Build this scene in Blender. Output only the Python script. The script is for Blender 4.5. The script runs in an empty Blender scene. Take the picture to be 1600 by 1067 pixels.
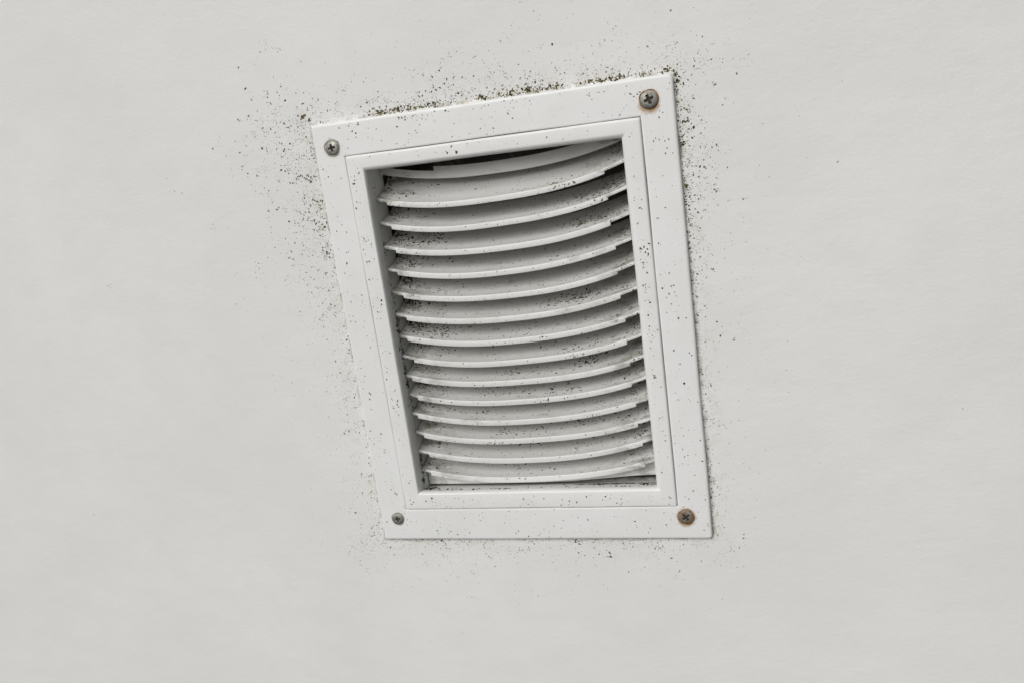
import bpy, math
import numpy as np
from mathutils import Matrix, Vector

rng = np.random.default_rng(41)
scene = bpy.context.scene
C = scene.collection
MM = 0.001

# ------------------------------------------------------------------ camera
cam = bpy.data.cameras.new("camera")
cam.sensor_width = 36.0
cam.lens = 31.14
cam.clip_start = 0.01
cam.clip_end = 50.0
cam_ob = bpy.data.objects.new("camera", cam)
C.objects.link(cam_ob)
right = Vector((0.9586, 0.2519, -0.1326)).normalized()
up = Vector((0.0638, 0.2637, 0.9625))
up = (up - right * up.dot(right)).normalized()
back = right.cross(up)
m = Matrix((right, up, back)).transposed().to_4x4()
m.translation = Vector((0.13682, -0.46182, 0.11294))
cam_ob.matrix_world = m
scene.camera = cam_ob

# ------------------------------------------------------------------ light
SUN_DIR = Vector((-0.27, -0.78, 0.55)).normalized()      # towards the sun
world = bpy.data.worlds.new("World")
scene.world = world
world.use_nodes = True
wn = world.node_tree
sky = wn.nodes.new("ShaderNodeTexSky")
sky.sky_type = 'NISHITA'
sky.sun_disc = False
sky.sun_elevation = math.asin(SUN_DIR.z)
sky.sun_rotation = math.atan2(SUN_DIR.x, SUN_DIR.y) % (2 * math.pi)
sky.dust_density = 4.0
hsv = wn.nodes.new("ShaderNodeHueSaturation")
hsv.inputs["Saturation"].default_value = 0.14           # overcast, nearly colourless
wn.links.new(sky.outputs[0], hsv.inputs["Color"])
bg = wn.nodes["Background"]
wn.links.new(hsv.outputs[0], bg.inputs["Color"])
bg.inputs["Strength"].default_value = 0.05

sun = bpy.data.lights.new("sun", 'SUN')
sun.energy = 1.5
sun.angle = math.radians(36)
sun.color = (1.0, 0.992, 0.978)
sun_ob = bpy.data.objects.new("sun", sun)
sun_ob.rotation_euler = SUN_DIR.to_track_quat('Z', 'Y').to_euler()
C.objects.link(sun_ob)

vs = scene.view_settings
vs.view_transform = 'Standard'
vs.look = 'None'
vs.gamma = 1.0
vs.exposure = 0.30
vs.use_curve_mapping = False

# ------------------------------------------------------------------ helpers
# local frame: x right along the wall, z up, n out of the wall (towards the viewer), all in mm
def P(x, z, n):
    return (x * MM, -n * MM, z * MM)


def link(name, verts, faces, mat, parent=None, smooth=True, cols=None, sharp=None):
    me = bpy.data.meshes.new(name)
    me.from_pydata(verts, [], faces)
    me.validate()
    if smooth:
        me.polygons.foreach_set("use_smooth", [True] * len(me.polygons))
    if cols is not None:
        at = me.color_attributes.new("tint", 'FLOAT_COLOR', 'POINT')
        at.data.foreach_set("color", np.asarray(cols, dtype=np.float32).ravel())
    if sharp:
        me.set_sharp_from_angle(angle=math.radians(sharp))
    me.materials.append(mat)
    me.update()
    o = bpy.data.objects.new(name, me)
    C.objects.link(o)
    if parent is not None:
        o.parent = parent
    return o


class NT:
    """small wrapper to write node trees tersely"""
    def __init__(self, name):
        self.m = bpy.data.materials.new(name)
        self.m.use_nodes = True
        self.t = self.m.node_tree
        self.b = self.t.nodes["Principled BSDF"]
        self.geo = self.t.nodes.new("ShaderNodeTexCoord").outputs["Object"]

    def n(self, kind, **kw):
        nd = self.t.nodes.new(kind)
        for k, v in kw.items():
            setattr(nd, k, v)
        return nd

    def set(self, sock, v):
        if isinstance(v, bpy.types.NodeSocket):
            self.t.links.new(v, sock)
        else:
            sock.default_value = v

    def mapping(self, scale, loc=(0, 0, 0), rot=(0, 0, 0)):
        nd = self.n("ShaderNodeMapping")
        self.t.links.new(self.geo, nd.inputs[0])
        nd.inputs["Scale"].default_value = scale
        nd.inputs["Location"].default_value = loc
        nd.inputs["Rotation"].default_value = rot
        return nd.outputs[0]

    def noise(self, vec, scale=1.0, detail=3.0, rough=0.5, dist=0.0):
        nd = self.n("ShaderNodeTexNoise")
        self.t.links.new(vec, nd.inputs["Vector"])
        nd.inputs["Scale"].default_value = scale
        nd.inputs["Detail"].default_value = detail
        nd.inputs["Roughness"].default_value = rough
        nd.inputs["Distortion"].default_value = dist
        return nd.outputs[0]

    def ramp(self, fac, a, b, lo=0.0, hi=1.0):
        nd = self.n("ShaderNodeMapRange", interpolation_type='SMOOTHSTEP')
        self.set(nd.inputs[0], fac)
        nd.inputs[1].default_value = a
        nd.inputs[2].default_value = b
        nd.inputs[3].default_value = lo
        nd.inputs[4].default_value = hi
        return nd.outputs[0]

    def math(self, op, a, b=0.0):
        nd = self.n("ShaderNodeMath", operation=op)
        self.set(nd.inputs[0], a)
        self.set(nd.inputs[1], b)
        return nd.outputs[0]

    def mix(self, fac, a, b):
        nd = self.n("ShaderNodeMix", data_type='RGBA')
        self.set(nd.inputs[0], fac)
        self.set(nd.inputs[6], a)
        self.set(nd.inputs[7], b)
        return nd.outputs[2]

    def bump(self, h, strength, dist, prev=None):
        nd = self.n("ShaderNodeBump")
        self.set(nd.inputs["Height"], h)
        nd.inputs["Strength"].default_value = strength
        nd.inputs["Distance"].default_value = dist
        if prev is not None:
            self.t.links.new(prev, nd.inputs["Normal"])
        return nd.outputs[0]

    def xyz(self):
        nd = self.n("ShaderNodeSeparateXYZ")
        self.t.links.new(self.geo, nd.inputs[0])
        return nd.outputs

    def dist2(self, cx, cz):
        """distance in metres from the point (cx, cz) mm on the wall"""
        o = self.xyz()
        dx = self.math('SUBTRACT', o[0], cx * MM)
        dz = self.math('SUBTRACT', o[2], cz * MM)
        return self.math('SQRT', self.math('ADD', self.math('MULTIPLY', dx, dx), self.math('MULTIPLY', dz, dz)))

    def rect_dist(self, xl, xr, zb, zt):
        o = self.xyz()
        ax = self.math('MAXIMUM', self.math('SUBTRACT', o[0], xr * MM), self.math('SUBTRACT', xl * MM, o[0]))
        az = self.math('MAXIMUM', self.math('SUBTRACT', o[2], zt * MM), self.math('SUBTRACT', zb * MM, o[2]))
        return self.math('MAXIMUM', ax, az)


# ------------------------------------------------------------------ materials
def wall_material():
    k = NT("painted_plaster")
    # soft broad mottling of the paint
    big = k.noise(k.mapping((9, 9, 9)), detail=3)
    mid = k.noise(k.mapping((38, 60, 70), loc=(3, 1, 7)), detail=4, rough=0.6)
    base = k.mix(k.ramp(big, 0.3, 0.7), (0.735, 0.734, 0.722, 1), (0.77, 0.77, 0.76, 1))
    base = k.mix(k.ramp(mid, 0.35, 0.75, 0.0, 0.35), base, (0.70, 0.698, 0.678, 1))
    # mould bloom: yellow-green staining close to the frame, broken up by noise
    d = k.rect_dist(-100, 100, -126, 126)
    near = k.ramp(d, 0.0, 0.016, 1.0, 0.0)
    br = k.ramp(k.noise(k.mapping((90, 90, 90), loc=(1, 5, 2)), detail=4, rough=0.65), 0.47, 0.68)
    base = k.mix(k.math('MULTIPLY', k.math('MULTIPLY', near, br), 0.26), base, (0.50, 0.46, 0.30, 1))
    edge = k.ramp(d, 0.0005, 0.0032, 1.0, 0.0)
    eb = k.ramp(k.noise(k.mapping((150, 150, 150), loc=(4, 0, 2)), detail=5, rough=0.7), 0.40, 0.66)
    base = k.mix(k.math('MULTIPLY', k.math('MULTIPLY', edge, eb), 0.6), base, (0.16, 0.145, 0.085, 1))
    # very fine dust-like spores
    far = k.ramp(d, 0.0, 0.05, 1.0, 0.0)
    fine = k.ramp(k.noise(k.mapping((900, 900, 900)), detail=2, rough=0.6), 0.66, 0.76)
    patch = k.ramp(k.noise(k.mapping((55, 55, 55), loc=(8, 8, 1)), detail=3), 0.42, 0.62)
    base = k.mix(k.math('MULTIPLY', k.math('MULTIPLY', k.math('MULTIPLY', far, far), patch), k.math('MULTIPLY', fine, 0.65)), base, (0.13, 0.12, 0.08, 1))
    k.set(k.b.inputs["Base Color"], base)
    k.b.inputs["Roughness"].default_value = 0.62
    k.b.inputs["Specular IOR Level"].default_value = 0.35
    # trowelled undulation, roller stipple and a few scraped ridges
    h1 = k.noise(k.mapping((22, 22, 40)), detail=3, rough=0.5, dist=0.6)
    h2 = k.noise(k.mapping((170, 200, 215)), detail=4, rough=0.62, dist=0.4)
    h3 = k.noise(k.mapping((620, 620, 620)), detail=2, rough=0.5)
    nb = k.bump(h1, 0.13, 0.0020)
    nb = k.bump(h2, 0.30, 0.0006, nb)
    nb = k.bump(h3, 0.40, 0.00022, nb)
    k.set(k.b.inputs["Normal"], nb)
    return k.m


def paint_material(name, col, dirt, streak_x=False, rust=(), rough=0.33):
    k = NT(name)
    big = k.noise(k.mapping((30, 30, 30)), detail=3)
    base = k.mix(k.ramp(big, 0.3, 0.7), col, tuple(c * f for c, f in zip(col[:3], (0.965, 0.965, 0.95))) + (1,))
    # yellowed grime film
    g = k.noise(k.mapping((70, 70, 70), loc=(5, 3, 1)), detail=5, rough=0.65)
    base = k.mix(k.ramp(g, 0.5, 0.78, 0.0, dirt), base, (0.46, 0.43, 0.33, 1))
    # fine pepper of spores
    f = k.ramp(k.noise(k.mapping((800, 800, 800), loc=(1, 2, 3)), detail=2, rough=0.6), 0.70, 0.77)
    pm = k.ramp(k.noise(k.mapping((45, 45, 45), loc=(7, 1, 8)), detail=3), 0.45, 0.65)
    base = k.mix(k.math('MULTIPLY', k.math('MULTIPLY', f, pm), 0.6), base, (0.12, 0.11, 0.08, 1))
    for cx, cz, r0, r1, amt, drop, around in rust:
        rr = k.dist2(cx, cz)
        lo = k.dist2(cx, cz - drop)
        nz = k.noise(k.mapping((260, 260, 260), loc=(cx, 0, cz)), detail=4, rough=0.6)
        rr = k.math('ADD', rr, k.math('MULTIPLY', k.math('SUBTRACT', nz, 0.5), 0.0035))
        lo = k.math('ADD', lo, k.math('MULTIPLY', k.math('SUBTRACT', nz, 0.5), 0.004))
        s = k.math('MAXIMUM', k.ramp(rr, r0 * MM, r1 * MM, around, 0.0), k.ramp(lo, (r0 - 0.6) * MM, r1 * MM, 1.0, 0.0))
        base = k.mix(k.math('MULTIPLY', s, amt), base, (0.36, 0.19, 0.06, 1))
    if streak_x:
        ends = k.ramp(k.math('ABSOLUTE', k.xyz()[0]), 0.036, 0.070)
        st = k.ramp(k.noise(k.mapping((60, 130, 130), loc=(2, 6, 4)), detail=5, rough=0.7), 0.44, 0.66)
        base = k.mix(k.math('MULTIPLY', k.math('MULTIPLY', ends, st), 0.75), base, (0.15, 0.135, 0.085, 1))
        st2 = k.ramp(k.noise(k.mapping((42, 110, 110), loc=(5, 1, 9)), detail=5, rough=0.7), 0.58, 0.74)
        base = k.mix(k.math('MULTIPLY', st2, 0.5), base, (0.24, 0.22, 0.16, 1))
    k.set(k.b.inputs["Base Color"], base)
    k.set(k.b.inputs["Roughness"], k.ramp(g, 0.3, 0.75, rough, rough + 0.22))
    k.b.inputs["Specular IOR Level"].default_value = 0.45
    if streak_x:
        s = k.noise(k.mapping((9, 420, 420)), detail=3, rough=0.55)
        nb = k.bump(s, 0.22, 0.0005)
    else:
        nb = k.bump(k.noise(k.mapping((60, 60, 60)), detail=2), 0.16, 0.0012)
    nb = k.bump(k.noise(k.mapping((420, 420, 420)), detail=2), 0.10, 0.0002, nb)
    k.set(k.b.inputs["Normal"], nb)
    return k.m


def mould_material():
    k = NT("mould")
    at = k.n("ShaderNodeVertexColor", layer_name="tint")
    k.set(k.b.inputs["Base Color"], at.outputs[0])
    k.b.inputs["Roughness"].default_value = 0.9
    k.b.inputs["Specular IOR Level"].default_value = 0.15
    return k.m


def screw_material(name, rusty):
    k = NT(name)
    nz = k.noise(k.mapping((330, 330, 330), loc=(2, 9, 3)), detail=5, rough=0.65)
    r = k.ramp(nz, 0.62 - rusty, 0.74 - rusty * 0.6)
    k.set(k.b.inputs["Base Color"], k.mix(r, (0.34, 0.33, 0.30, 1), (0.15, 0.10, 0.05, 1)))
    k.set(k.b.inputs["Metallic"], k.ramp(r, 0.0, 1.0, 0.85, 0.1))
    k.set(k.b.inputs["Roughness"], k.ramp(nz, 0.3, 0.7, 0.48, 0.8))
    k.set(k.b.inputs["Normal"], k.bump(nz, 0.35, 0.0003))
    return k.m


SCREWS = [  # x, z, head radius, hole radius, rustiness, cross angle, how the head sits, description
    (-88.9, 112.9, 3.9, 4.9, 0.02, 8, 0.25, "dull grey cross-head screw at the upper left corner"),
    (87.3, 115.3, 4.4, 5.1, 0.10, 20, 0.75, "grey cross-head screw with rust along its lower rim"),
    (86.3, -112.3, 4.2, 4.9, 0.22, 38, 0.45, "brown rust-ringed cross-head screw"),
    (-88.8, -111.9, 3.5, 4.3, 0.05, 14, 0.25, "small dull cross-head screw at the lower left corner"),
]
M_WALL = wall_material()
M_FLANGE = paint_material("white_flange_paint", (0.80, 0.802, 0.797, 1), 0.10,
                          rust=((87.3, 115.3, 4.8, 6.4, 0.8, 1.7, 0.25), (86.3, -112.3, 4.8, 6.4, 0.72, 0.8, 0.6),
                                (-88.9, 112.9, 4.8, 6.2, 0.16, 1.0, 0.4), (-88.8, -111.9, 4.3, 5.2, 0.1, 0.3, 0.4)))
M_BEZEL = paint_material("white_bezel_paint", (0.795, 0.796, 0.785, 1), 0.16)
M_SLAT = paint_material("white_louvre_paint", (0.70, 0.70, 0.685, 1), 0.34, streak_x=True, rough=0.38)
M_DUCT = paint_material("dusty_duct_shade", (0.07, 0.066, 0.058, 1), 0.5, rough=0.6)  # base colour darkened to paint in the cavity's shade, grime film over it
M_MOULD = mould_material()

# ------------------------------------------------------------------ wall
WALL_N = -3.0
HOLE = (-76.0, 76.0, -99.0, 103.0)
xs = [-1200, HOLE[0], HOLE[1], 1200]
zs = [-900, HOLE[2], HOLE[3], 900]
wv = [P(x, z, WALL_N) for z in zs for x in xs]
wf = [(j * 4 + i, j * 4 + i + 1, (j + 1) * 4 + i + 1, (j + 1) * 4 + i) for j in range(3) for i in range(3) if not (i == 1 and j == 1)]
base_i = len(wv)
wv += [P(x, z, WALL_N - 70) for x, z in ((HOLE[0], HOLE[2]), (HOLE[1], HOLE[2]), (HOLE[1], HOLE[3]), (HOLE[0], HOLE[3]))]
ring = [5, 6, 10, 9]
for a in range(4):
    b = (a + 1) % 4
    wf.append((ring[a], base_i + a, base_i + b, ring[b]))
wall = link("wall", wv, wf, M_WALL, smooth=False)
wall["kind"] = "structure"
wall["label"] = "off-white painted plaster wall spotted with dark mould around the vent"

# ------------------------------------------------------------------ vent frame
vent = bpy.data.objects.new("air_vent", None)
vent.empty_display_size = 0.05
C.objects.link(vent)
vent["label"] = "white louvred air vent grille screwed to a mould-spotted wall"
vent["category"] = "vent"


def loop(rect, r, seg=36, arc=6):
    """closed counter-clockwise rounded rectangle; r = radii (bl, br, tr, tl); constant point count"""
    xl, xr, zb, zt = rect
    cs = [(xl + r[0], zb + r[0], 180), (xr - r[1], zb + r[1], 270), (xr - r[2], zt - r[2], 0), (xl + r[3], zt - r[3], 90)]
    pts = []
    for i in range(4):
        cx, cz, a0 = cs[i]
        for j in range(arc + 1):
            a = math.radians(a0 + 90 * j / arc)
            pts.append((cx + r[i] * math.cos(a), cz + r[i] * math.sin(a)))
        nx, nz, na = cs[(i + 1) % 4]
        q = (nx + r[(i + 1) % 4] * math.cos(math.radians(na)), nz + r[(i + 1) % 4] * math.sin(math.radians(na)))
        p = pts[-1]
        for j in range(1, seg):
            t = j / seg
            pts.append((p[0] + (q[0] - p[0]) * t, p[1] + (q[1] - p[1]) * t))
    return pts


def inset(rect, d):
    return (rect[0] + d, rect[1] - d, rect[2] + d, rect[3] - d)


def wob(x, z, s, ph):
    """slow wander of hand-fitted, painted edges"""
    a = math.sin(x * 0.045 + ph) + 0.6 * math.sin(x * 0.11 + z * 0.05 + 2 * ph) + 0.5 * math.sin(z * 0.083 + 3 * ph)
    b = math.sin(z * 0.05 + ph * 1.7) + 0.6 * math.sin(z * 0.13 - x * 0.04 + ph) + 0.4 * math.sin(x * 0.09 + ph)
    return s * a, s * b


def ring_mesh(name, prof, mat, w, ph):
    """prof: list of (rect, radii, n); swept into a frame with real edges"""
    v, f = [], []
    for rect, r, n in prof:
        for x, z in loop(rect, r):
            dx, dz = wob(x, z, w, ph)
            v.append(P(x + dx, z + dz, n + 0.25 * dx))
    cnt = len(v) // len(prof)
    for k in range(len(prof) - 1):
        for i in range(cnt):
            j = (i + 1) % cnt
            f.append((k * cnt + i, k * cnt + j, (k + 1) * cnt + j, (k + 1) * cnt + i))
    return link(name, v, f, mat, vent)


OUT = (-100.0, 100.0, -126.2, 126.2)
GRV = (-82.3, 82.4, -105.9, 107.6)
OPN = (-71.5, 71.6, -94.6, 98.1)
R_O = (1.0, 2.2, 2.8, 0.7)


def rad(r, d):
    return tuple(max(q - d, 0.12) for q in r)


s1 = (0.5, 0.5, 0.5, 0.5)
flange = ring_mesh("flange", [
    (inset(OUT, -0.1), R_O, -4.1), (OUT, R_O, -3.9), (OUT, R_O, -1.3), (inset(OUT, 0.08), rad(R_O, .08), -0.9), (inset(OUT, 0.3), rad(R_O, .3), -0.45),
    (inset(OUT, 0.7), rad(R_O, .7), -0.15), (inset(OUT, 1.2), rad(R_O, 1.2), 0.0), (inset(OUT, 1.8), rad(R_O, 1.8), 0.02),
    (inset(GRV, -1.2), s1, 0.02), (inset(GRV, -0.5), s1, 0.0), (inset(GRV, -0.12), s1, -0.2), (inset(GRV, -0.05), s1, -0.6), (inset(GRV, 0.0), s1, -2.5)],
    M_FLANGE, 0.12, 0.7)
s2 = (0.8, 0.8, 0.8, 0.8)
s0 = (0.3, 0.3, 0.3, 0.3)


def lipped(d):
    """opening grown by the rounded inner edge, which is tighter on the left and bottom"""
    return (OPN[0] - 0.36 * d, OPN[1] + 0.9 * d, OPN[2] - 0.4 * d, OPN[3] + 0.85 * d)


bezel = ring_mesh("bezel", [
    (inset(GRV, 0.3), s2, -2.5), (inset(GRV, 0.3), s2, -0.1), (inset(GRV, 0.5), s2, 0.35), (inset(GRV, 0.75), s2, 0.7), (inset(GRV, 1.15), s2, 0.86), (inset(GRV, 1.7), s2, 0.9),
    (lipped(3.0), s0, 0.9), (lipped(2.4), s0, 0.86), (lipped(1.6), s0, 0.5), (lipped(0.7), s0, -0.15), (lipped(0.15), s0, -0.8),
    (OPN, s0, -1.7), (OPN, s0, -3.0), ((OPN[0] - 0.5, OPN[1] + 0.5, OPN[2] - 5.0, OPN[3] + 0.5), s0, -24.0)], M_BEZEL, 0.10, 2.1)

# duct box behind the louvres
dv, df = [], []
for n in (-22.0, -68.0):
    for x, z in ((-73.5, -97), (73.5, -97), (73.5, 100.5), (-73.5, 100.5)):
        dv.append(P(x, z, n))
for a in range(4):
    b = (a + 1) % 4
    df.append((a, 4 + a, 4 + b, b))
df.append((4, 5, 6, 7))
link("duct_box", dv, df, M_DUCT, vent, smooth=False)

# ------------------------------------------------------------------ mould specks
TINTS = np.array([(0.024, 0.023, 0.013), (0.040, 0.038, 0.020), (0.055, 0.050, 0.025), (0.10, 0.088, 0.040), (0.15, 0.105, 0.035), (0.12, 0.115, 0.085)])


class Specks:
    """collects flat irregular dabs of mould as real low domes"""
    def __init__(self):
        self.v, self.f, self.c = [], [], []

    def add(self, o, u, w, nrm, r, tint, stretch=1.0):
        o, u, w, nrm = (np.asarray(q, float) for q in (o, u, w, nrm))
        k = int(rng.integers(5, 9)) if r > 0.22 else 5
        a0 = rng.random() * 6.283
        ca, sa = math.cos(a0), math.sin(a0)
        b = len(self.v)
        h = min(0.16, 0.3 * r) + 0.03
        self.v.append(tuple(o + nrm * h))
        for i in range(k):
            a = 6.283 * i / k
            q = r * rng.uniform(0.62, 1.3)
            px, py = q * stretch * math.cos(a), q * math.sin(a) / math.sqrt(stretch)
            self.v.append(tuple(o + u * (px * ca - py * sa) + w * (px * sa + py * ca) + nrm * 0.02))
        for i in range(k):
            self.f.append((b, b + 1 + i, b + 1 + (i + 1) % k))
        self.c += [(*tint, 1.0)] * (k + 1)

    def build(self, parent, label=None):
        if not self.v:
            return None
        v = [P(x, z, n) for x, z, n in self.v]
        o = link("mould_specks", v, self.f, M_MOULD, parent, cols=self.c)
        o["kind"] = "stuff"
        if label:
            o["label"] = label
        return o


def size(lo=0.1, med=0.19, sig=0.5, hi=1.0):
    return float(np.clip(rng.lognormal(math.log(med), sig), lo, hi))


def tint(r, warm=0.25):
    if rng.random() < warm:
        t = TINTS[rng.integers(2, 5)]
    else:
        t = TINTS[rng.integers(0, 4)] if r > 0.26 else TINTS[rng.choice([2, 3, 5, 5])]
    return t * rng.uniform(0.75, 1.35) * (1.0 if r > 0.26 else 1.5)


U, Wz, N = (1, 0, 0), (0, 1, 0), (0, 0, 1)
wall_specks = Specks()


def on_wall(x, z, r=None, warm=0.5):
    if -100.2 < x < 100.2 and -126.4 < z < 126.4:
        return
    r = r or size()
    wall_specks.add((x, z, WALL_N), U, Wz, N, r, tint(r, warm), rng.uniform(1.0, 1.7))


def cloud(n, fx, fz, hi=0.6, med=0.15):
    """n dabs, half of them gathered in small colonies"""
    done = 0
    while done < n:
        x, z, lone = fx()
        if lone:
            on_wall(x, z, size(hi=hi, med=med))
            done += 1
        else:
            c = int(rng.integers(3, 12))
            s = rng.uniform(0.7, 2.6)
            for _ in range(c):
                on_wall(x + rng.normal() * s, z + rng.normal() * s, size(hi=hi * 0.8, med=med * 0.9))
            done += c


def f_top():
    x = rng.uniform(-104, 118) if rng.random() < 0.45 else rng.normal(5, 46)
    return x, 127.0 + rng.exponential(4.5 if rng.random() < 0.65 else 11.0), rng.random() < 0.6


def f_left():
    z = rng.uniform(-128, 140) if rng.random() < 0.4 else rng.normal(78, 34)
    return -100.5 - rng.exponential(7.5 if z < 10 else (12.0 if rng.random() < 0.72 else 24.0)), z, rng.random() < 0.5


def f_tl():
    return rng.normal(-119, 17), rng.normal(126, 13), rng.random() < 0.7


def f_right_top():
    return 100.5 + rng.exponential(9.0), rng.normal(86, 30), rng.random() < 0.55


def f_right():
    return 100.4 + rng.exponential(3.0), rng.uniform(-126, 126), rng.random() < 0.6


def f_bottom():
    return rng.uniform(-130, 118), -126.6 - rng.exponential(7.5), rng.random() < 0.5


cloud(1350, f_top, 0)
cloud(2000, f_left, 0)
cloud(520, f_tl, 0)
cloud(700, f_right_top, 0)
cloud(800, f_right, 0, hi=0.42, med=0.14)
cloud(760, f_bottom, 0, hi=0.42)
for fn, c in ((f_top, 46), (f_left, 90), (f_tl, 14), (f_right_top, 40), (f_right, 24), (f_bottom, 34)):   # single larger dots
    for _ in range(c):
        x, z, _l = fn()
        on_wall(x, z, rng.uniform(0.28, 0.55))
for _ in range(70):                                     # strays
    on_wall(rng.normal(0, 120), rng.normal(20, 120), size(med=0.15, hi=0.4))
# the big colonies hugging the upper edge, corners and left side
for x, z, s, c, w in [(-60.3, 127.6, 2.2, 16, .4), (-54.5, 127.9, 2.5, 22, .6), (-47.9, 128.4, 2.0, 34, .9), (-41.2, 128.2, 2.4, 20, .5), (-30.7, 128.6, 2.4, 18, .4),
                      (-27.0, 129.0, 1.4, 18, .3), (-0.4, 128.3, 1.3, 18, .5), (10, 129, 2.5, 14, .5), (16.6, 128.4, 2.2, 22, .5), (25.3, 128.6, 1.8, 26, .6), (29.8, 128.2, 1.8, 20, .6),
                      (37.3, 128.3, 1.9, 18, .7), (41.4, 128.4, 1.3, 16, .7), (57.8, 128.0, 1.2, 20, .7), (61.4, 128.0, 1.2, 12, .7), (68.4, 128.2, 1.1, 20, .7), (73.9, 127.9, 1.0, 16, .9),
                      (84.8, 127.3, 1.3, 14, .7), (97.4, 128.3, 1.2, 22, .5), (100.9, 125.6, 0.8, 16, .5), (101.9, 121.9, 0.9, 14, .5), (-104.6, 131.6, 1.0, 18, .4), (-101.5, 129.0, 0.7, 8, .2),
                      (-115.4, 99.7, 2.5, 22, .4), (-109.6, 97.9, 2.0, 20, .4), (105.7, 108.4, 1.4, 12, .6), (103.6, 102.4, 1.5, 14, .6), (106.5, 98.9, 1.4, 10, .7), (119.9, 118.2, 1.1, 7, .6),
                      (101.9, 92, 0.8, 16, .5), (101.5, 70, 0.8, 14, .5), (-111.6, -53.7, 1.4, 9, .8), (22.1, -129.4, 2.0, 14, .6), (38.4, -137.7, 2.5, 10, .4), (-65.1, -130.6, 3.0, 12, .4),
                      (-108, 84, 4.0, 30, .3), (-106, 70, 3.0, 26, .3), (-112, 75, 5.0, 26, .3), (-104, 55, 2.2, 18, .3)]:
    for _ in range(c):
        on_wall(x + rng.normal() * s, z + rng.normal() * s * 0.55, size(med=0.26, hi=0.8), w)
for x, z, r in [(-133.7, 117.8, .75), (-140.4, 103.3, .5), (-137.5, 82.5, .6), (-121.9, 103.7, .5), (-126, 128, .5), (-117, 130, .5), (-113, 128, .45), (-142, 126, .35), (-150, 124, .35),
                (119.9, 118.2, .5), (109, 113, .5), (116, 88, .45), (112, 78, .4), (107, 122, .4), (-104.6, 131.8, .7), (97.2, 128.6, .8), (-47.6, 128.5, .9), (-0.2, 128.6, .7), (-30.2, 128.7, .7),
                (25.2, 128.7, .7), (57.6, 128.0, .7), (68.6, 128.3, .65), (101.0, 125.4, .7), (102.0, 122.4, .7), (-118.5, -109, .6), (-116, -117, .35), (-110, -125, .4), (-99, -133, .5), (20, -129.5, .5)]:
    on_wall(x, z, r, 0.5)
for x0, x1, c in ((-66, -36, 120), (-36, -20, 50), (-6, 4, 34), (8, 46, 130), (52, 80, 70), (80, 101, 36)):
    for _ in range(c):
        on_wall(rng.uniform(x0, x1), 127.2 + rng.exponential(1.1), size(med=0.24, hi=0.6), 0.8)
for _ in range(420):                                    # grime line down the right edge
    on_wall(100.3 + rng.exponential(0.9), rng.uniform(-126, 126) if rng.random() < 0.6 else rng.normal(80, 30), size(med=0.2, hi=0.45), 0.5)
for _ in range(220):
    on_wall(rng.uniform(-95, 100), -126.6 - rng.exponential(1.2), size(med=0.17, hi=0.4), 0.6)
for fn, c in ((lambda: (-100.5 - rng.exponential(15.0), rng.uniform(-140, 135)), 1700), (lambda: (100.5 + rng.exponential(10.0), rng.uniform(-120, 135)), 520),
              (lambda: (rng.uniform(-125, 112), -126.6 - rng.exponential(12.0)), 760), (lambda: (rng.uniform(-110, 118), 127 + rng.exponential(11.0)), 700)):
    for _ in range(c):                                  # faint halo of the finest dots
        x, z = fn()
        on_wall(x, z, size(lo=0.08, med=0.125, hi=0.24), 0.6)
wall_specks.build(wall, "dark olive mould specks scattered over the wall around the vent")

frame_specks = Specks()


def on_flange(x, z, r, n=0.03):
    frame_specks.add((x, z, n), U, Wz, N, r, tint(r, 0.12), rng.uniform(1.0, 1.6))


def ring_point(a, b):
    while True:
        x, z = rng.uniform(a[0], a[1]), rng.uniform(a[2], a[3])
        if not (b[0] < x < b[1] and b[2] < z < b[3]):
            return x, z


bez_specks = Specks()


def on_bezel(x, z, r):
    bez_specks.add((x, z, 0.93), U, Wz, N, r, tint(r, 0.12), rng.uniform(1.0, 1.6))


for _ in range(700):
    x, z = ring_point(inset(OUT, 1.6), inset(GRV, -1.0))
    on_flange(x, z, size(med=0.15, hi=0.45))
for _ in range(60):
    x, z = ring_point(inset(OUT, 1.6), inset(GRV, -1.0))
    on_flange(x, z, rng.uniform(0.25, 0.42))
for x, z, s, c in [(-45, 124, 3, 14), (-38, 123, 2, 12), (-30, 124.3, 2.5, 14), (-27, 119.8, 1.2, 6), (-43, 115, 1.5, 5), (-72, 123.5, 3, 10), (20, 123.8, 4, 14), (5, 123, 5, 10), (60, 121.5, 3, 8),
                   (80, 119, 2.5, 10), (95, 108, 2, 5), (92, 96, 2, 5), (-95, -60, 2, 6), (-88, -96, 3, 6), (60, -118, 3, 7), (0, -122, 8, 10), (91, 20, 2, 4)]:
    for _ in range(c):
        x2, z2 = x + rng.normal() * s, z + rng.normal() * s * 0.5
        if abs(x2) < 98.5 and abs(z2) < 124.8 and not (GRV[0] - .8 < x2 < GRV[1] + .8 and GRV[2] - .8 < z2 < GRV[3] + .8):
            on_flange(x2, z2, size(med=0.22, hi=0.5))
for x, z, r in [(91.5, 106, .5), (93, 88, .4), (92, 2, .55), (96, 2, .4), (89, 10, .35), (92, 14, .35), (92, -34, .6), (-93, -30, .6), (-93.4, -34, .45), (-20, 124, .5), (14, 118, .45), (16, 115.5, .45)]:
    on_flange(x, z, r)
frame_specks.build(flange)
for _ in range(420):
    x, z = ring_point(inset(GRV, 1.8), inset(OPN, -3.1))
    if z > 80 and rng.random() < 0.4:
        continue
    on_bezel(x, z, size(med=0.17, hi=0.5))
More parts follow.
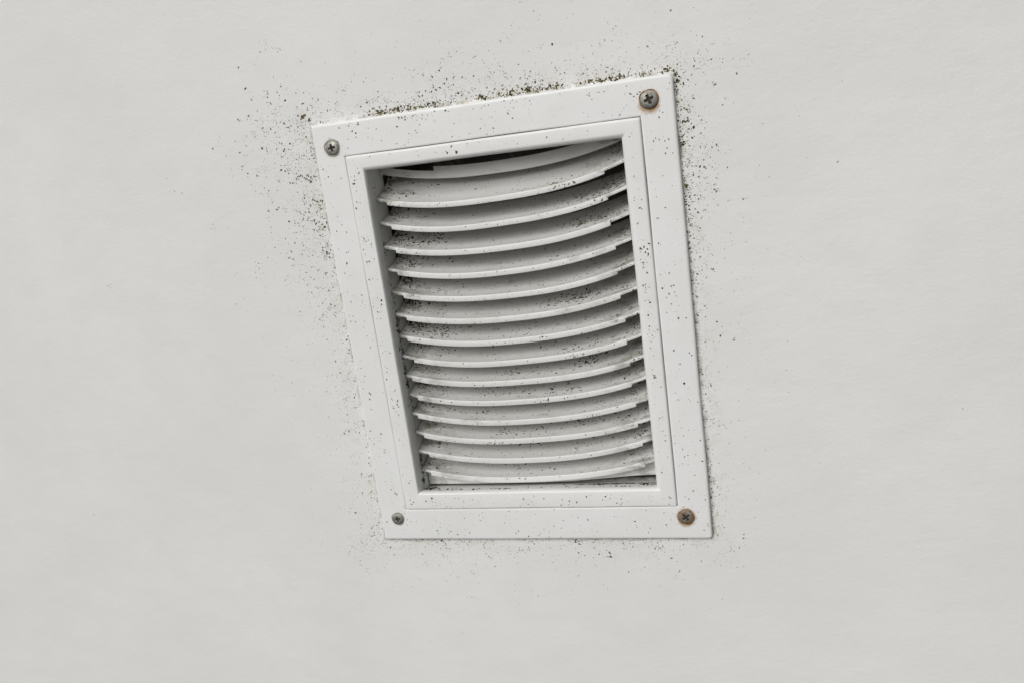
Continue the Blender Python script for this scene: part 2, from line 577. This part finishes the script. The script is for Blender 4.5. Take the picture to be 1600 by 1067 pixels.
for x, z, s, c in [(-78, 60, 2, 8), (-77, 20, 2, 8), (-76, -5, 2, 8), (-77, -40, 2.4, 12), (-76, -62, 2.4, 10), (77, 40, 2, 14), (77, 32, 1.8, 10), (76.5, 20, 2, 8), (77, -5, 2, 8), (76, -30, 2, 8),
                   (-60, -99.5, 4, 22), (-50, -100, 4, 14), (0, -100, 6, 10), (44, -99.5, 3, 10), (20, -101, 5, 8), (-76, 95, 2, 10), (-20, 102.5, 3, 6)]:
    for _ in range(c):
        x2, z2 = x + rng.normal() * s, z + rng.normal() * s
        if GRV[0] + 1.7 < x2 < GRV[1] - 1.7 and GRV[2] + 1.7 < z2 < GRV[3] - 1.7 and not (OPN[0] - 3 < x2 < OPN[1] + 3 and OPN[2] - 3 < z2 < OPN[3] + 3):
            on_bezel(x2, z2, size(med=0.25, hi=0.55))
for x, z, r in [(-79.2, 92, .65), (-74.8, 25, .7), (-78, 48, .5), (77.5, 62, .55), (78, 28, .5), (78, 12, .5), (-77, -88, .5), (-68, -100, .6), (-17, 102, .8), (-22, 102.3, .5)]:
    on_bezel(x, z, r)
# grime inside the opening: left reveal, sill and corners
for zc, c, s_ in ((-8, 40, 3), (4, 40, 3), (10, 40, 3), (-19, 46, 3), (-30, 40, 3), (-42, 16, 3), (-77, 40, 2.5), (-90, 40, 2), (52, 16, 3), (22, 20, 3), (36, 10, 3), (90, 10, 3)):
    for _ in range(c):
        n, z = rng.normal(-9.5, 1.6), zc + rng.normal() * s_
        if -16 < n < -3.5 and -94 < z < 97:
            r_ = size(med=0.34, hi=0.9)
            bez_specks.add((-71.4 - (n + 3.0) * -0.024, z, n), N, Wz, U, r_, tint(r_, 0.4), rng.uniform(1, 1.6))
for _ in range(70):
    n, z = rng.uniform(-9, -3.2), rng.uniform(-93, 96)
    r_ = size(med=0.17, hi=0.4)
    bez_specks.add((-71.4 - (n + 3.0) * -0.024, z, n), N, Wz, U, r_, tint(r_, 0.4), 1.2)
for xc, nc, sx, sn, c in ((36, -11, 9, 1.0, 40), (40, -12.4, 9, 0.5, 80), (58, -12.5, 8, 0.7, 130), (66, -10, 3, 2, 40), (-68, -9, 2.2, 3, 110), (-60, -8, 6, 3, 36), (-30, -4.0, 14, 0.7, 26), (0, -4, 25, 0.8, 20), (20, -8, 30, 3, 14), (45, -4.0, 14, 1, 16)):
    for _ in range(c):
        x, n = xc + rng.normal() * sx, nc + rng.normal() * sn
        if abs(x) < 71 and -13.5 < n < -3:
            r_ = size(med=0.32, hi=0.85)
            bez_specks.add((x, -94.56 + (n + 3.0) * 0.238, n), U, N, Wz, r_, tint(r_, 0.3), rng.uniform(1, 1.8))
bez_specks.build(bezel)

# ------------------------------------------------------------------ louvre slats
HALF = 71.45
RISE = 1.0
FRONT = -8.0
LEFT_Z = [82.4, 68.7, 55.2, 41.8, 28.5, 15.2, 2.2, -10.2, -22.1, -34.0, -46.1, -58.2, -70.2, -82.4]
LIP_H = 3.2


def slat_z(zl, zr, sag, x, p=2.45):
    s = x / HALF
    return zl + (zr - zl) * (s + 1) / 2 - sag * (1 - abs(s) ** p)


def top_curve(t):
    """upper face of a slat: t 0 at the front edge, 1 at the back; offsets (n, z)"""
    return -26.0 * t, (1.2 * t + 7.7 * t ** 2.0) * RISE


def plate_profile():
    pts = [(-0.12, -1.7), (0.0, -1.5), (0.0, -0.45), (-0.06, -0.2), (-0.22, -0.04), (-0.5, 0.06)]
    pts += [top_curve(t) for t in (0.03, 0.08, 0.16, 0.25, 0.35, 0.45, 0.55, 0.65, 0.75, 0.85, 0.95, 1.0)]
    pts += [(q[0] - 0.6, q[1] - 1.5) for q in [top_curve(t) for t in (1.0, 0.8, 0.6, 0.4, 0.2)]] + [(-1.5, -1.7)]
    return pts


def lip_profile(h):
    return [(-0.1, -h), (0.03, -h + 0.15), (0.06, -h + 0.35), (0.06, -0.5), (-0.02, -0.3), (-1.4, -0.9), (-1.5, -h + 0.2), (-1.35, -h)]


def sweep(prof, xs_, zf, zoff=None):
    v, f = [], []
    c = len(prof)
    for i, x in enumerate(xs_):
        z0 = zf(x)
        for n, z in prof:
            v.append(P(x, z0 + z, FRONT + n))
    for i in range(len(xs_) - 1):
        for j in range(c):
            k = (j + 1) % c
            f.append((i * c + j, (i + 1) * c + j, (i + 1) * c + k, i * c + k))
    f.append(tuple(range(c)))
    f.append(tuple(range((len(xs_) - 1) * c + c - 1, (len(xs_) - 1) * c - 1, -1)))
    return v, f


XS = [HALF * math.sin(math.pi / 2 * q) * 0.35 + HALF * q * 0.65 for q in np.linspace(-1, 1, 61)]
# colonies on the slats: slat index -> (x centre, spread, place on the slope 0 front - 1 back, how many)
COL = {0: [(-60, 5, .4, 8), (30, 3, .05, 10), (38, 5, .1, 10), (64, 3, .7, 18), (-40, 4, .85, 8)],
       1: [(-60, 6, .5, 16), (-62, 5, .9, 14), (46, 8, .45, 55), (58, 7, .3, 45), (62, 5, .6, 24)],
       2: [(-63, 4, .35, 40), (-50, 7, .6, 46), (-44, 5, .85, 20), (42, 4, .5, 30), (55, 6, .45, 34), (64, 4, .3, 20)],
       3: [(-62, 3, .45, 26), (-50, 8, .65, 18), (62, 4, .4, 18), (30, 8, .3, 10)],
       4: [(-62, 4, .3, 14), (-40, 9, .3, 20), (63, 4, .3, 12), (20, 10, .3, 14)],
       5: [(-66, 3, .7, 70), (-58, 5, .8, 26), (-50, 7, .3, 14), (30, 9, .5, 70), (38, 6, .55, 46), (58, 6, .3, 14)],
       6: [(-66, 3, .7, 40), (-55, 9, .6, 56), (-45, 8, .4, 30), (-58, 6, .3, 30), (10, 14, .3, 20), (60, 6, .3, 16), (44, 6, .35, 12)],
       7: [(-66, 2.5, .7, 50), (-50, 8, .6, 12), (34, 6, .15, 18), (26, 8, .3, 20), (62, 4, .4, 14)],
       8: [(-66, 2.2, .8, 50), (-60, 4, .6, 22), (38, 5, .6, 60), (20, 12, .4, 20), (64, 3, .3, 18), (-10, 10, .3, 16)],
       9: [(-67, 2, .6, 46), (-60, 5, .5, 20), (24, 8, .3, 30), (58, 6, .35, 20), (-30, 12, .4, 18), (10, 8, .2, 16)],
       10: [(-66, 3, .5, 18), (-30, 10, .3, 20), (40, 8, .3, 18), (62, 4, .5, 16)],
       11: [(-62, 5, .5, 16), (-20, 6, .25, 24), (36, 7, .75, 70), (30, 6, .6, 30), (60, 5, .3, 14), (5, 8, .3, 14)],
       12: [(-66, 3, .6, 16), (64, 3, .4, 22), (30, 10, .4, 18), (-5, 10, .5, 10)],
       13: [(-68, 2, .8, 34), (-66, 3, .3, 10), (-15, 9, .7, 26), (62, 4, .5, 10), (0, 10, .3, 10)]}


def slat_specks(i, zf, lip_x, parent):
    sp = Specks()

    def dab(x, t, r, warm=0.12):
        if abs(x) > HALF - 0.8 or t > 0.97:
            return
        dz = (zf(x + 0.2) - zf(x - 0.2)) / 0.4
        l = math.hypot(1, dz)
        u = np.array([1 / l, dz / l, 0])
        if t < 0.05:                                     # on the front edge
            z = rng.uniform(-LIP_H + 0.3, -0.5) if lip_x[0] < x < lip_x[1] else rng.uniform(-1.4, -0.5)
            sp.add((x, zf(x) + z, FRONT + 0.06), u, (0, 1, 0), (0, 0, 1), r, tint(r, warm), rng.uniform(1, 1.8))
            return
        n0, z0 = top_curve(t)
        n1, z1 = top_curve(t + 0.02)
        w = np.array([0, z1 - z0, n1 - n0])
        w /= np.linalg.norm(w)
        nn = np.cross(u, w)
        if nn[2] < 0:
            nn = -nn
        sp.add((x, zf(x) + z0, FRONT + n0), u, w, nn, r, tint(r, warm), rng.uniform(1, 1.9))

    for _ in range(290):
        dab(rng.uniform(-70, 70), rng.uniform(0.05, 0.9), size(med=0.17, hi=0.55))
    for _ in range(60):
        dab(-70 + rng.exponential(7.0), rng.uniform(0.2, 0.95), size(med=0.24, hi=0.7))
    for _ in range(45):
        dab(70 - rng.exponential(7.0), rng.uniform(0.1, 0.9), size(med=0.24, hi=0.6), 0.45)
    for _ in range(38):
        dab(rng.uniform(-70, 70), 0.0, size(med=0.16, hi=0.4))
    for x, s, t, c in COL.get(i, []):
        for _ in range(int(c * 2.2)):
            dab(x + rng.normal() * s, max(0.0, t + rng.normal() * 0.16), size(med=0.30, hi=0.85))
    for _ in range(int(rng.integers(10, 60)) if i > 1 else 6):
        dab(-71 + rng.exponential(3.2), rng.uniform(0.55, 0.95), size(med=0.42, hi=1.0), 0.35)
    if i == 2:
        for _ in range(14):
            dab(42 + rng.normal() * 1.0, 0.45 + rng.normal() * 0.05, size(med=0.4, hi=0.8), 1.0)
    sp.build(parent)


for i, zl in enumerate(LEFT_Z):
    RISE = 1.45 if i == 0 else rng.uniform(0.9, 0.98)
    pp = plate_profile()
    q = i / 13.0
    zr = zl + 5.4 * (1 - q) + 2.6 * q + rng.uniform(-0.25, 0.25)
    sag = 9.3 * (1 - q) + 8.5 * q + rng.uniform(-0.2, 0.2)
    ph = rng.random() * 6
    zf = (lambda a, b, c, d: (lambda x: slat_z(a, b, c, x) + 0.12 * math.sin(x * 0.06 + d)))(zl, zr, sag, ph)
    v, f = sweep(pp, XS, zf)
    slat = link("slat", v, f, M_SLAT, vent, sharp=34)
    x0 = -66.5 + rng.uniform(-1.5, 2.0)
    x1 = 59.8 + 5.0 * q + rng.uniform(-0.6, 0.6)
    h = LIP_H + rng.uniform(-0.1, 0.15)
    lx = [x0 + (x1 - x0) * t for t in np.linspace(0, 1, 56)]
    v, f = sweep(lip_profile(h), lx, zf)
    link("lip", v, f, M_SLAT, slat, sharp=34)
    slat_specks(i, zf, (x0, x1), slat)

# the cut-down upright slat under the top of the opening
FRONT = -17.0
zf0 = lambda x: slat_z(98.0, 100.6, 8.6, x) - 3.2
strip = [(-2.1, -0.1), (-2.0, 0.1), (-2.0, 4.0), (-2.2, 4.2), (-3.4, 4.2), (-3.4, -0.1)]
v, f = sweep(strip, XS, zf0)
top_slat = link("slat", v, f, M_SLAT, vent, sharp=34)
top_slat["label"] = "cut-down upright slat half hidden under the top edge"
up_strip = [(-1.9, 0.1), (-1.8, 0.3), (-1.8, 6.4), (-2.0, 6.7), (-3.3, 6.7), (-3.3, 0.1)]
lx = [x for x in XS if x > -38.5]
v, f = sweep(up_strip, [-38.3] + lx, zf0)
link("upright", v, f, M_SLAT, top_slat, sharp=34)

FRONT = -8.0
# flat stop behind the lowest slat
SX = [-71.3, -40, 0, 20, 30, 40, 50, 58, 64, 68, 71.3]
v, f = [], []
for x in SX:
    lift = 0.0 if x < 12 else min(1.9, (x - 12) * 0.04)
    bow = -7.5 - 1.2 * (x / 71.0) ** 2
    for n, z in ((bow, -96.4 + lift * 1.5), (bow, zf(x) - 0.9), (bow - 0.3, zf(x) - 0.7), (bow - 1.4, zf(x) - 0.7), (bow - 1.4, -96.4 + lift * 1.5)):
        v.append(P(x, z, FRONT + n))
for i in range(len(SX) - 1):
    for j in range(5):
        k = (j + 1) % 5
        f.append((i * 5 + j, (i + 1) * 5 + j, (i + 1) * 5 + k, i * 5 + k))
f += [tuple(range(5)), tuple(range(len(SX) * 5 - 1, len(SX) * 5 - 6, -1))]
link("bottom_stop", v, f, M_SLAT, vent, sharp=34)

# ------------------------------------------------------------------ screws
def screw(x, z, r, hole, rust, ang, sit, label):
    mat = screw_material("screw_metal", rust)
    NR, NA = 26, 72
    ca, sa = math.cos(math.radians(ang)), math.sin(math.radians(ang))

    def height(px, pz):
        rr = math.hypot(px, pz) / r
        dome = 1.15 * math.sqrt(max(0.0, 1 - (rr * 0.93) ** 2)) - 0.35
        a, b = px * ca + pz * sa, -px * sa + pz * ca
        L, w = 0.52 * r, 0.115 * r
        d1 = max(abs(a) - L, abs(b) - w * (1.25 - 0.25 * abs(a) / L))
        d2 = max(abs(b) - L, abs(a) - w * (1.25 - 0.25 * abs(b) / L))
        core = math.hypot(a, b) - 0.21 * r
        d = min(d1, d2, core)
        t = min(1, max(0, 0.5 - d / (0.10 * r)))
        return dome - 3.0 * t * t * (3 - 2 * t)

    v, f = [P(x, z, sit + height(0, 0))], []
    for i in range(1, NR + 1):
        rr = r * i / NR
        for j in range(NA):
            a = 2 * math.pi * j / NA
            px, pz = rr * math.cos(a), rr * math.sin(a)
            v.append(P(x + px, z + pz, sit + height(px, pz)))
    for j in range(NA):
        a = 2 * math.pi * j / NA
        v.append(P(x + r * math.cos(a), z + r * math.sin(a), -1.5))
    for j in range(NA):
        f.append((0, 1 + j, 1 + (j + 1) % NA))
    for i in range(NR):
        for j in range(NA):
            k = (j + 1) % NA
            f.append((1 + i * NA + j, 1 + (i + 1) * NA + j, 1 + (i + 1) * NA + k, 1 + i * NA + k))
    s = link("screw", v, f, mat, vent)
    s["label"] = label
    # near-black plug painting in the shade of the cross recess
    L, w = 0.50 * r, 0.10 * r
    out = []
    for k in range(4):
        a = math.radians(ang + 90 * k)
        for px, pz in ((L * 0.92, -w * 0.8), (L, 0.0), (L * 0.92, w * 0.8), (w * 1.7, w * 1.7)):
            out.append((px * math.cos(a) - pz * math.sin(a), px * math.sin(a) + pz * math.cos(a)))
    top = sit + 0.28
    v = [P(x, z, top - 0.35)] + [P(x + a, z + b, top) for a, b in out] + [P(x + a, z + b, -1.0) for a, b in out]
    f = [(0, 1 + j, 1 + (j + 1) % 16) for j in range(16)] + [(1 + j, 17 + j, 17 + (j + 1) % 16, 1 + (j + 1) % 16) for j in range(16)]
    link("recess_shade", v, f, M_RECESS_SHADE, s, smooth=False)
    # washer-like rim of dirt and rust that the head sits in
    v, f = [], []
    prof = [(r - 0.3, -0.3), (r + 0.12, 0.05), ((r + hole) / 2, 0.12), (hole - 0.15, 0.09), (hole, 0.01)]
    for rr, n in prof:
        for j in range(NA):
            a = 2 * math.pi * j / NA
            q = rr + (0.14 * math.sin(3 * a + x) + 0.10 * math.sin(5 * a + z)) * (rr > r)
            v.append(P(x + q * math.cos(a), z + q * math.sin(a), n))
    for i in range(len(prof) - 1):
        for j in range(NA):
            k = (j + 1) % NA
            f.append((i * NA + j, (i + 1) * NA + j, (i + 1) * NA + k, i * NA + k))
    link("grime_ring", v, f, M_RING_RUST if rust > 0.08 else M_RING, s)


def ring_material(name, c1, c2):
    k = NT(name)
    nz = k.noise(k.mapping((420, 420, 420)), detail=4, rough=0.65)
    k.set(k.b.inputs["Base Color"], k.mix(k.ramp(nz, 0.35, 0.65), c1, c2))
    k.b.inputs["Roughness"].default_value = 0.8
    return k.m


M_RECESS_SHADE = ring_material("recess_shade_dark", (0.02, 0.018, 0.014, 1), (0.05, 0.04, 0.028, 1))  # near-black colour standing in for shade inside the screw recess
M_RING = ring_material("screw_grime", (0.36, 0.35, 0.31, 1), (0.20, 0.19, 0.15, 1))
M_RING_RUST = ring_material("screw_rust", (0.42, 0.24, 0.09, 1), (0.13, 0.07, 0.025, 1))
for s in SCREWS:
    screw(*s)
